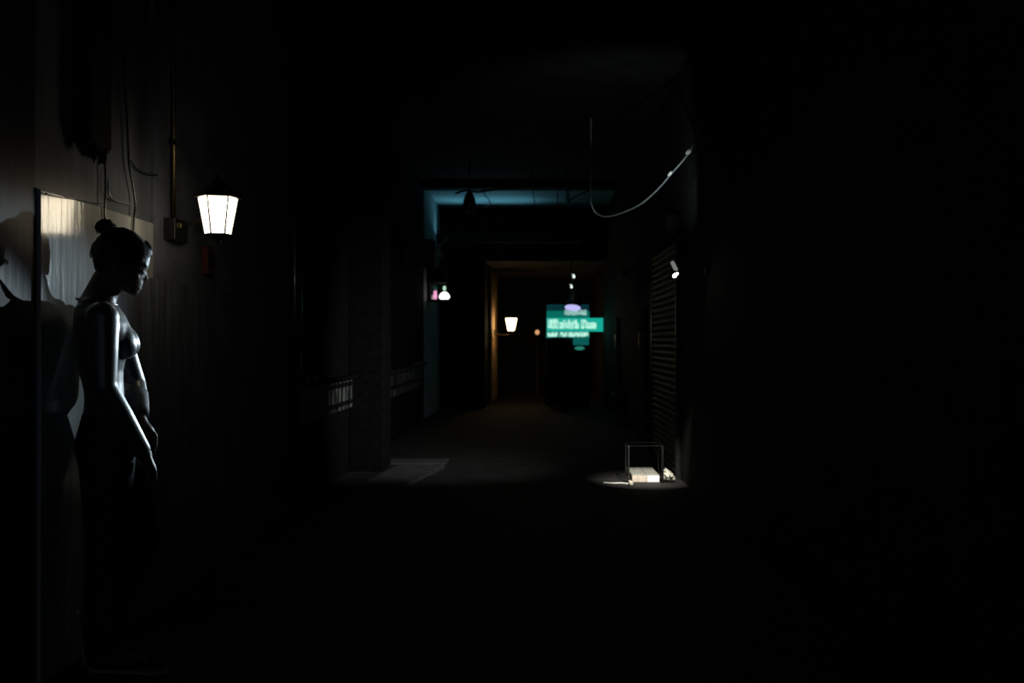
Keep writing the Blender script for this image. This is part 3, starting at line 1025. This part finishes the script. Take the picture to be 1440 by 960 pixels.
# crumpled bag
bm = new_bm()
b2 = bmesh.new()
bmesh.ops.create_icosphere(b2, subdivisions=3, radius=1.0)
bc = at(943, 667, 7.78)
for v in b2.verts:
    n = v.co.copy()
    cr = abs(mnoise.noise(n * 2.1)) * .5 + mnoise.noise(n * 4.3) * .25
    zf = (n.z + 1) / 2
    sx = .055 * (1.15 - .75 * zf)
    v.co = Vector((bc.x + (n.x * sx - .03 * zf) * (1 + cr), 7.80 + n.y * .06 * (1 + cr), .052 + n.z * .05 * (1 + cr * .6)))
zmin = min(v.co.z for v in b2.verts)
for v in b2.verts:
    v.co.z = max(.001, v.co.z - zmin - .006)
merge(bm, b2)
o = link('plastic_bag', bm, M['bag'])
tag(o, 'crumpled grey plastic bag slumped on the floor right of the stool', 'bag')
bm = new_bm()
rc = at(886.5, 671, 7.66)
lathe(bm, (rc.x, 7.58, .0158), [(.005, 0), (.014, .0), (.0155, .01), (.0155, .10), (.014, .11), (.005, .11)], 16, Vector((0, 1, 0)))
o = link('paper_roll', bm, M['cream'], None, True)
tag(o, 'short cream paper roll lying beside the left stool leg', 'roll')
bm = new_bm()
tube(bm, smooth_pts([(at(849, 0, 7.68).x, 7.72, .006), (at(862, 0, 7.68).x, 7.69, .006), (at(874, 0, 7.68).x, 7.70, .006), (at(883, 0, 7.68).x, 7.66, .006)], 6), .005, 8)
o = link('floor_cable', bm, M['white'], None, True)
tag(o, 'short pale cable lying on the floor left of the paper roll', 'cable')

# roller shutter on the right wall
rs = thing('roller_shutter', 'brown ribbed roller shutter on the right wall below the spotlight', 'shutter', (W_RIGHT, 8.85, 0))
bm = new_bm()
n = 34
ya, yb = 8.0, 9.65
prof = []
zb_ = .02
while zb_ < 1.9:
    prof += [(0.0, zb_), (.016, zb_ + .014), (.020, zb_ + .028), (.016, zb_ + .042), (0.0, zb_ + .052)]
    zb_ += .056
v0 = [bm.verts.new((W_RIGHT - .012 - p[0], ya, p[1])) for p in prof]
v1 = [bm.verts.new((W_RIGHT - .012 - p[0], yb, p[1])) for p in prof]
for i in range(len(prof) - 1):
    bm.faces.new((v0[i], v1[i], v1[i + 1], v0[i + 1]))
sh = link('slat_curtain', bm, M['shutter'], rs)
sd = sh.modifiers.new('thick', 'SOLIDIFY')
sd.thickness = .004
for y in (ya - .04, yb - .01):
    bm = new_bm()
    box(bm, W_RIGHT - .04, W_RIGHT + .001, y, y + .05, 0, 1.95, .004)
    link('guide_rail', bm, M['iron'], rs)
bm = new_bm()
box(bm, W_RIGHT - .12, W_RIGHT + .001, ya - .04, yb + .04, 1.92, 2.12, .02)
link('roll_housing', bm, M['matte_black'], rs)

# glossy pipes on the right wall that catch the sign's light
for px, lab in ((868, 'farther short standpipe by the right wall glinting green'), (902, 'nearer short standpipe by the right wall, just beyond the shutter')):
    p = on_right(px, 480, .035)
    t = thing('standpipe', lab, 'pipe', (p.x, p.y, 0), 'pipes on the right wall')
    bm = new_bm()
    tube(bm, [(p.x, p.y, 0), (p.x, p.y, .7), (p.x, p.y, 1.42), (p.x, p.y, 1.44)], [.03, .03, .03, .02], 20)
    link('pipe', bm, M['pipe_paint'], t, True)
    for z in (.5, 1.2):
        bm = new_bm()
        lathe(bm, (p.x, p.y, z), [(.03, 0), (.036, 0), (.036, .05), (.03, .05)], 20)
        link('pipe_collar', bm, M['iron'], t, True)
# second spotlight further back, made the source of the rim light on the person
p = on_right(880, 386, .06)
s2 = thing('wall_spotlight', 'tiny dim-looking spotlight high on the right wall far beyond the shutter', 'spotlight', (W_RIGHT, p.y, p.z))
bm = new_bm()
tube(bm, [(W_RIGHT, p.y, p.z + .03), (p.x, p.y, p.z + .03)], .01, 10)
link('arm', bm, M['iron'], s2)
bm = new_bm()
lathe(bm, p + Vector((.02, 0, .04)), [(.01, 0), (.03, .01), (.04, .07), (.036, .07), (.03, .03)], 16, Vector((-.45, -.75, -.25)))
link('lamp_head', bm, M['iron'], s2, True)
lamp('spot_rim', 'SPOT', p + Vector((-.06, -.08, .01)), SPOT_RIM_W, (.72, .90, 1.0), s2, target=(-.98, 3.45, 1.13), spot_size=math.radians(7.2), spot_blend=.45, shadow_soft_size=.015)

# ------------------------------------------------------------------ teal trough light on the lintel
tr = thing('trough_light', 'teal trough light along the black lintel washing the ceiling', 'light', (-.5, 15.7, 2.66))
bm = new_bm()
box(bm, -1.57, .70, 15.56, 15.84, 2.66, 2.68, .003)
box(bm, -1.57, .70, 15.54, 15.56, 2.66, 2.78, .003)
box(bm, -1.57, .70, 15.84, 15.86, 2.66, 2.78, .003)
link('trough', bm, M['wall_black'], tr)
for x in (-1.2, -.45, .3):
    bm = new_bm()
    box(bm, x - .02, x + .02, 15.86, 16.385, 2.66, 2.70, .003)
    link('bracket', bm, M['wall_black'], tr)
bm = new_bm()
tube(bm, [(-1.54, 15.7, 2.72), (.67, 15.7, 2.72)], .016, 12)
link('tube_lamp', bm, M['teal_tube'], tr, True)
lamp('cove_glow', 'AREA', (-.82, 15.7, 2.765), COVE_W, (.20, .72, 1.0), tr, target=(-.82, 15.35, 3.4), shape='RECTANGLE', size=1.45, size_y=.05, spread=math.radians(130))

# ------------------------------------------------------------------ left side in the distance
ps = thing('projecting_sign_box', 'black box sign sticking out from the left wall below the teal corner', 'sign', (W_LEFT, 12.0, 2.0))
q0, q1 = at(571, 376, 12), at(611, 337, 12)
bm = new_bm()
box(bm, W_LEFT, q1.x, 11.9, 12.1, q0.z, q1.z, .015)
link('sign_case', bm, M['wall_black'], ps)
for z in (q0.z + .06, q1.z - .06):
    bm = new_bm()
    tube(bm, [(W_LEFT - .002, 12.0, z), (W_LEFT + .1, 12.0, z)], .02, 10)
    link('wall_arm', bm, M['iron'], ps)
bm = new_bm()
for pts in ([(609, 341), (615, 350), (620, 356), (623, 364)], [(612, 344), (617, 347), (622, 342), (629, 333)], [(611, 352), (615, 359), (619, 361)]):
    tube(bm, smooth_pts([at(x, y, 12.0) for x, y in pts], 6), .014, 8)
o = link('twisted_wire', bm, M['cable_grey'], ps, True)

sf = thing('wall_shelf', 'black hooded shelf on the left wall holding two glowing glass pieces', 'shelf', (W_LEFT, 14.6, 1.7))
zf = at(0, 421, 14.5).z
bm = new_bm()
box(bm, W_LEFT - .01, at(637, 0, 14.5).x, 14.4, 14.8, zf - .03, zf, .004)
link('shelf_board', bm, M['wall_black'], sf)
bm = new_bm()
box(bm, W_LEFT - .01, at(628, 0, 14.5).x, 14.35, 14.85, at(0, 398, 14.5).z, at(0, 376, 14.5).z, .02)
link('hood', bm, M['wall_black'], sf)
bm = new_bm()
box(bm, W_LEFT - .01, W_LEFT + .03, 14.4, 14.8, zf, at(0, 397, 14.5).z, .002)
link('back_panel', bm, M['wall_black'], sf)
def px2m(n, Y):
    return n / FPX * Y
g = at(625, 420.5, 14.55)
gl = thing('globe_lamp', 'glowing white squat globe lamp with a narrow neck on the hooded shelf', 'lamp', (g.x, g.y, zf))
u = px2m(1, 14.55)
bm = new_bm()
lathe(bm, (g.x, g.y, zf), [(.1 * u, 0), (4.5 * u, .3 * u), (7.0 * u, 2.2 * u), (7.4 * u, 4.5 * u), (6.0 * u, 7.6 * u), (3.6 * u, 9.6 * u), (2.4 * u, 10.6 * u)], 24)
link('globe', bm, M['globe'], gl, True)
bm = new_bm()
lathe(bm, (g.x, g.y, zf), [(1.2 * u, 10.4 * u), (1.0 * u, 12.6 * u), (1.2 * u, 13 * u)], 14)
link('neck', bm, M['iron'], gl, True)
bm = new_bm()
lathe(bm, (g.x, g.y, zf), [(1.2 * u, 12.9 * u), (2.1 * u, 14 * u), (2.1 * u, 18 * u), (1.1 * u, 19.2 * u)], 14)
link('neck_light', bm, M['mint'], gl, True)
g = at(612, 420.5, 14.5)
pb = thing('glass_bottle', 'pink glowing glass bottle with a green stopper on the hooded shelf', 'bottle', (g.x, g.y, zf))
bm = new_bm()
lathe(bm, (g.x, g.y, zf), [(.4 * u, 0), (2.4 * u, .3 * u), (2.5 * u, 5 * u), (2.2 * u, 11 * u), (1.6 * u, 12.4 * u)], 16)
link('bottle_body', bm, M['pink'], pb, True)
bm = new_bm()
lathe(bm, (g.x, g.y, zf), [(1.6 * u, 12.4 * u), (2.4 * u, 13.5 * u), (2.4 * u, 18 * u), (1 * u, 19 * u)], 16)
link('stopper', bm, mat('dull_green_glass', (.03, .12, .09), .3, noise=.1, emit=(.05, .2, .15), estr=.12), pb, True)
g2 = at(608.3, 420.5, 14.45)
bm = new_bm()
lathe(bm, (g2.x, g2.y, zf), [(.2 * u, 0), (1.2 * u, .2 * u), (1.2 * u, 5 * u), (.5 * u, 6.2 * u)], 12)
o = link('glass_vial', bm, glow('lit_grey_glass', (.5, .48, .45), .55), None, True)
tag(o, 'tiny pale vial left of the pink bottle on the hooded shelf', 'vial')

# dark ceiling lamp and wires against the teal ceiling
cl = thing('ceiling_lamp', 'dark bell-shaped lamp hanging before the teal ceiling strip', 'lamp', tuple(at(660, 270, 11.8)))
c = at(660, 298, 11.8)
u = px2m(1, 11.8)
bm = new_bm()
lathe(bm, c, [(3 * u, 0), (8 * u, 3 * u), (9.5 * u, 10 * u), (8 * u, 18 * u), (6 * u, 24 * u), (3.5 * u, 28 * u), (2 * u, 30 * u)], 20)
link('shade', bm, M['iron'], cl, True)
bm = new_bm()
tube(bm, [c + Vector((0, 0, 29 * u)), Vector((c.x, c.y, CEIL + .001))], 1.6 * u, 10)
link('stem', bm, M['iron'], cl, True)
bm = new_bm()
tube(bm, smooth_pts([at(640, 272, 11.8), at(655, 268, 11.8), at(672, 270, 11.8), at(700, 266, 11.8), at(750, 263, 11.8)], 5), 1.4 * u, 8)
link('cross_bar', bm, M['iron'], cl, True)
def ceil_wire(label, pts, Y, r=.006):
    bm = new_bm()
    P = [at(x, y, Y) for x, y in pts]
    P = [Vector((P[0].x - .02, P[0].y, CEIL))] + P
    tube(bm, smooth_pts(P, 6), r, 8)
    o = link('ceiling_wire', bm, M['cable'], None, True)
    tag(o, label, 'wire')
ceil_wire('bent black wire dangling just right of the dark bell-shaped lamp', [(680, 268), (687, 280), (691, 292), (680, 288), (668, 288)], 11.9)
ceil_wire('straight black wire dangling across the middle of the teal ceiling strip', [(749, 262), (751, 280), (753, 298)], 11.9)
ceil_wire('black wire dangling left of the pendant cord before the teal strip', [(783, 262), (784, 280), (784, 300)], 11.9)
ceil_wire('black wire crossing to the pendant cord before the teal strip', [(797, 262), (798, 282), (806, 278), (818, 272), (828, 268)], 11.9, .009)

# ------------------------------------------------------------------ pendant lamp with bulbs on its cord
YP = 14.0
pc = at(805.5, 431.5, YP)
u = px2m(1, YP)
pd = thing('pendant_lamp', 'dark conical pendant lamp with a lavender lit underside before the green sign', 'lamp', tuple(pc))
bm = new_bm()
tilt = Vector((.10, .34, 1)).normalized()
lathe(bm, pc, [(12.4 * u, -.6 * u), (12.5 * u, 0), (11.2 * u, 4 * u), (8 * u, 12 * u), (5 * u, 20 * u), (3 * u, 25 * u), (1.2 * u, 27 * u)], 28, tilt)
link('shade', bm, M['iron'], pd, True)
bm = new_bm()
lathe(bm, pc, [(.01, -2.2 * u), (10.8 * u, -1.8 * u), (11.2 * u, -.6 * u), (.01, -.4 * u)], 28, tilt)
bmesh.ops.recalc_face_normals(bm, faces=bm.faces)
link('diffuser', bm, M['disc'], pd, True)
bm = new_bm()
tube(bm, smooth_pts([pc + tilt * (26 * u), at(804, 385, YP), at(802, 350, YP), at(800, 310, YP), Vector((at(800, 250, YP).x, YP, CEIL + .001))], 8), 1.0 * u, 8)
link('cord', bm, M['cable'], pd, True)
for x, y, r in ((807, 389, 2.0), (803.7, 403.5, 1.7)):
    bm = new_bm()
    c = at(x, y, YP - .12)
    lathe(bm, c, [(.1 * u, -2.2 * u * r / 2), (r * .8 * u, -1.2 * u * r / 2), (r * u, 0), (r * .8 * u, 1.3 * u * r / 2), (.6 * u, 2.2 * u * r / 2), (.6 * u, 3.2 * u)], 12)
    tube(bm, [c + Vector((0, 0, 3 * u)), c + Vector((-1.5 * u, .12, 4.0 * u))], .5 * u, 6)
    link('cord_bulb', bm, M['fairy'], pd, True)

# ------------------------------------------------------------------ far lantern, amber bulb
FL = 18.6
fc = at(719, 456, FL)
lantern('far small lantern glowing cream beyond the opening, beside the amber-tinted pilaster', (-.8, FL, fc.z),
        at(0, 447.5, FL).z, at(0, 464.5, FL).z, px2m(8.6, FL), px2m(5.2, FL), M['pane_far'], (fc.x, fc.y, 0),
        [(-.80, FL, fc.z - .16), (-.66, FL, fc.z - .2), (fc.x, FL, fc.z - .18), (fc.x, FL, fc.z - .10)],
        (-.805, -.78, FL - .04, FL + .04, fc.z - .2, fc.z - .1), 6, math.radians(-95))
p = at(755.5, 467, 20)
ab = thing('amber_bulb', 'tiny amber bulb on a post left of the green sign', 'lamp', (p.x, p.y, 0))
bm = new_bm()
lathe(bm, p, [(.005, -.055), (.035, -.035), (.045, 0), (.035, .035), (.005, .05)], 16)
link('bulb', bm, M['amber'], ab, True)
bm = new_bm()
lathe(bm, (p.x, p.y, 0), [(.12, 0), (.12, .02), (.02, .04), (.015, p.z - .05), (.03, p.z - .03), (.03, p.z - .02)], 16)
link('post', bm, M['iron'], ab, True)

# ------------------------------------------------------------------ lit green sign
YG = 17.1
sg = thing('lit_sign', 'large backlit green sign with blurred white lettering at the end of the passage', 'sign', tuple(at(800, 492, YG)))
def panel(name, x0, x1, y0, y1, dy, m, th=.04, bev=0.0):
    a, b = at(x0, y1, YG), at(x1, y0, YG)
    bm = new_bm()
    box(bm, a.x, b.x, YG - dy, YG - dy + th, a.z, b.z, bev)
    return link(name, bm, m, sg)
bm = new_bm()
a, b = at(767, 494, YG), at(830, 426, YG)
box(bm, a.x, b.x, YG + .04, YG + .14, 0.0, b.z, .01)
link('cabinet', bm, M['wall_black'], sg)
panel('top_panel', 769, 828, 428, 437, .0, M['sign_dark'])
panel('middle_panel', 769, 829, 437, 447, .0, M['sign_mid'])
band = panel('lit_band', 769, 848, 447, 466, .03, M['sign_band'], .07)
low = panel('lower_strip', 768, 829, 466, 475, .0, M['sign_mid'])
panel('lower_panel', 806, 828, 475, 485, .0, glow('sign_low_print', (.003, .10, .09), SIGN_L))
bm = new_bm()
c = at(815, 489.5, YG)
ellipsoid(bm, c, (px2m(7, YG), 0, 0), (0, .02, 0), (0, 0, px2m(2.6, YG)), 20, 10)
link('foot_mark', bm, glow('sign_foot_print', (.02, .19, .13), SIGN_L), sg, True)
# white lettering, out of focus in the photograph: upright letter-like strokes
def lettering(name, spans, yt, yb, dy, m, seed, parent):
    rr = random.Random(seed)
    bm = new_bm()
    for x0, x1, caps in spans:
        x = x0
        while x < x1 - 1.2:
            wl = rr.uniform(2.2, 3.6)
            h = yt if caps or rr.random() < .3 else yt + (yb - yt) * .28
            def bar(xa, xb, ya, yb_):
                p, q = at(xa, yb_, YG), at(xb, ya, YG)
                box(bm, p.x, q.x, YG - dy - .012, YG - dy + .002, p.z, q.z)
            bar(x, x + .9, h, yb)
            bar(x + wl - 1.0, x + wl - .1, h + rr.uniform(0, 1.5), yb - rr.uniform(0, 1))
            if rr.random() < .5:
                bar(x, x + wl - .1, h, h + 1.2)
            if rr.random() < .6:
                bar(x, x + wl - .1, yb - 1.3, yb)
            ym = rr.uniform(h + 2, yb - 2)
            bar(x, x + wl + .3, ym - .5, ym + .7)
            x += wl + .15
    o = link(name, bm, m, parent)
    return o
def part_letters(*a):
    return lettering(*a, sg)
part_letters('upper_lettering', [(794, 824, True)], 435.5, 443, .0, M['sign_text_dim'], 2)
part_letters('main_lettering', [(770.5, 786, True)], 448.5, 462, .03, M['sign_text'], 5)
part_letters('main_lettering', [(786.5, 815, False), (817, 839, False)], 449.5, 462, .03, M['sign_text'], 9)
for k, sp_ in enumerate(((770, 783.5), (787.5, 797), (799.5, 828))):
    part_letters('bottom_lettering', [(*sp_, True)], 467, 473.2, .0, M['sign_text'], 14 + k)
lamp('sign_glow', 'AREA', at(800, 458, YG - .15), 0.25, (.05, 1.0, .75), sg, target=at(800, 458, 10), shape='RECTANGLE', size=1.0, size_y=.5)

# dark things in front of the sign
dt = thing('dark_trolley', 'dark box trolley silhouetted below the left half of the green sign', 'trolley', (at(787, 0, 16.3).x, 16.3, 0))
a, b = at(768, 0, 16.3), at(806, 0, 16.3)
zt_ = at(0, 476, 16.3).z
bm = new_bm()
box(bm, a.x, b.x, 16.2, 16.7, .18, zt_ - .05, .03)
link('bin', bm, M['wall_black'], dt)
bm = new_bm()
tube(bm, smooth_pts([(a.x + .05, 16.2, zt_ - .1), (a.x + .05, 16.1, zt_ - .005), (b.x - .05, 16.1, zt_ - .005), (b.x - .05, 16.2, zt_ - .1)], 6), .015, 8)
link('handle', bm, M['iron'], dt, True)
for x in (a.x + .08, b.x - .08):
    for y in (16.27, 16.63):
        bm = new_bm()
        lathe(bm, (x - .02, y, .09), [(.02, 0), (.09, .004), (.09, .036), (.02, .04)], 18, Vector((1, 0, 0)))
        link('wheel', bm, M['iron'], dt, True)
p = at(859.5, 554.5, 14.7)
tn = thing('socket_box', 'tiny pale socket box low on the right wall, beyond the farther pipe', 'box', (W_RIGHT, p.y, p.z))
bm = new_bm()
box(bm, W_RIGHT - .05, W_RIGHT + .001, p.y - .05, p.y + .05, p.z - .035, p.z + .035, .008)
link('housing', bm, M['pale_metal'], tn)
bm = new_bm()
box(bm, W_RIGHT - .056, W_RIGHT - .05, p.y - .035, p.y + .035, p.z - .022, p.z + .022, .002)
link('cover', bm, M['grey_top'], tn)
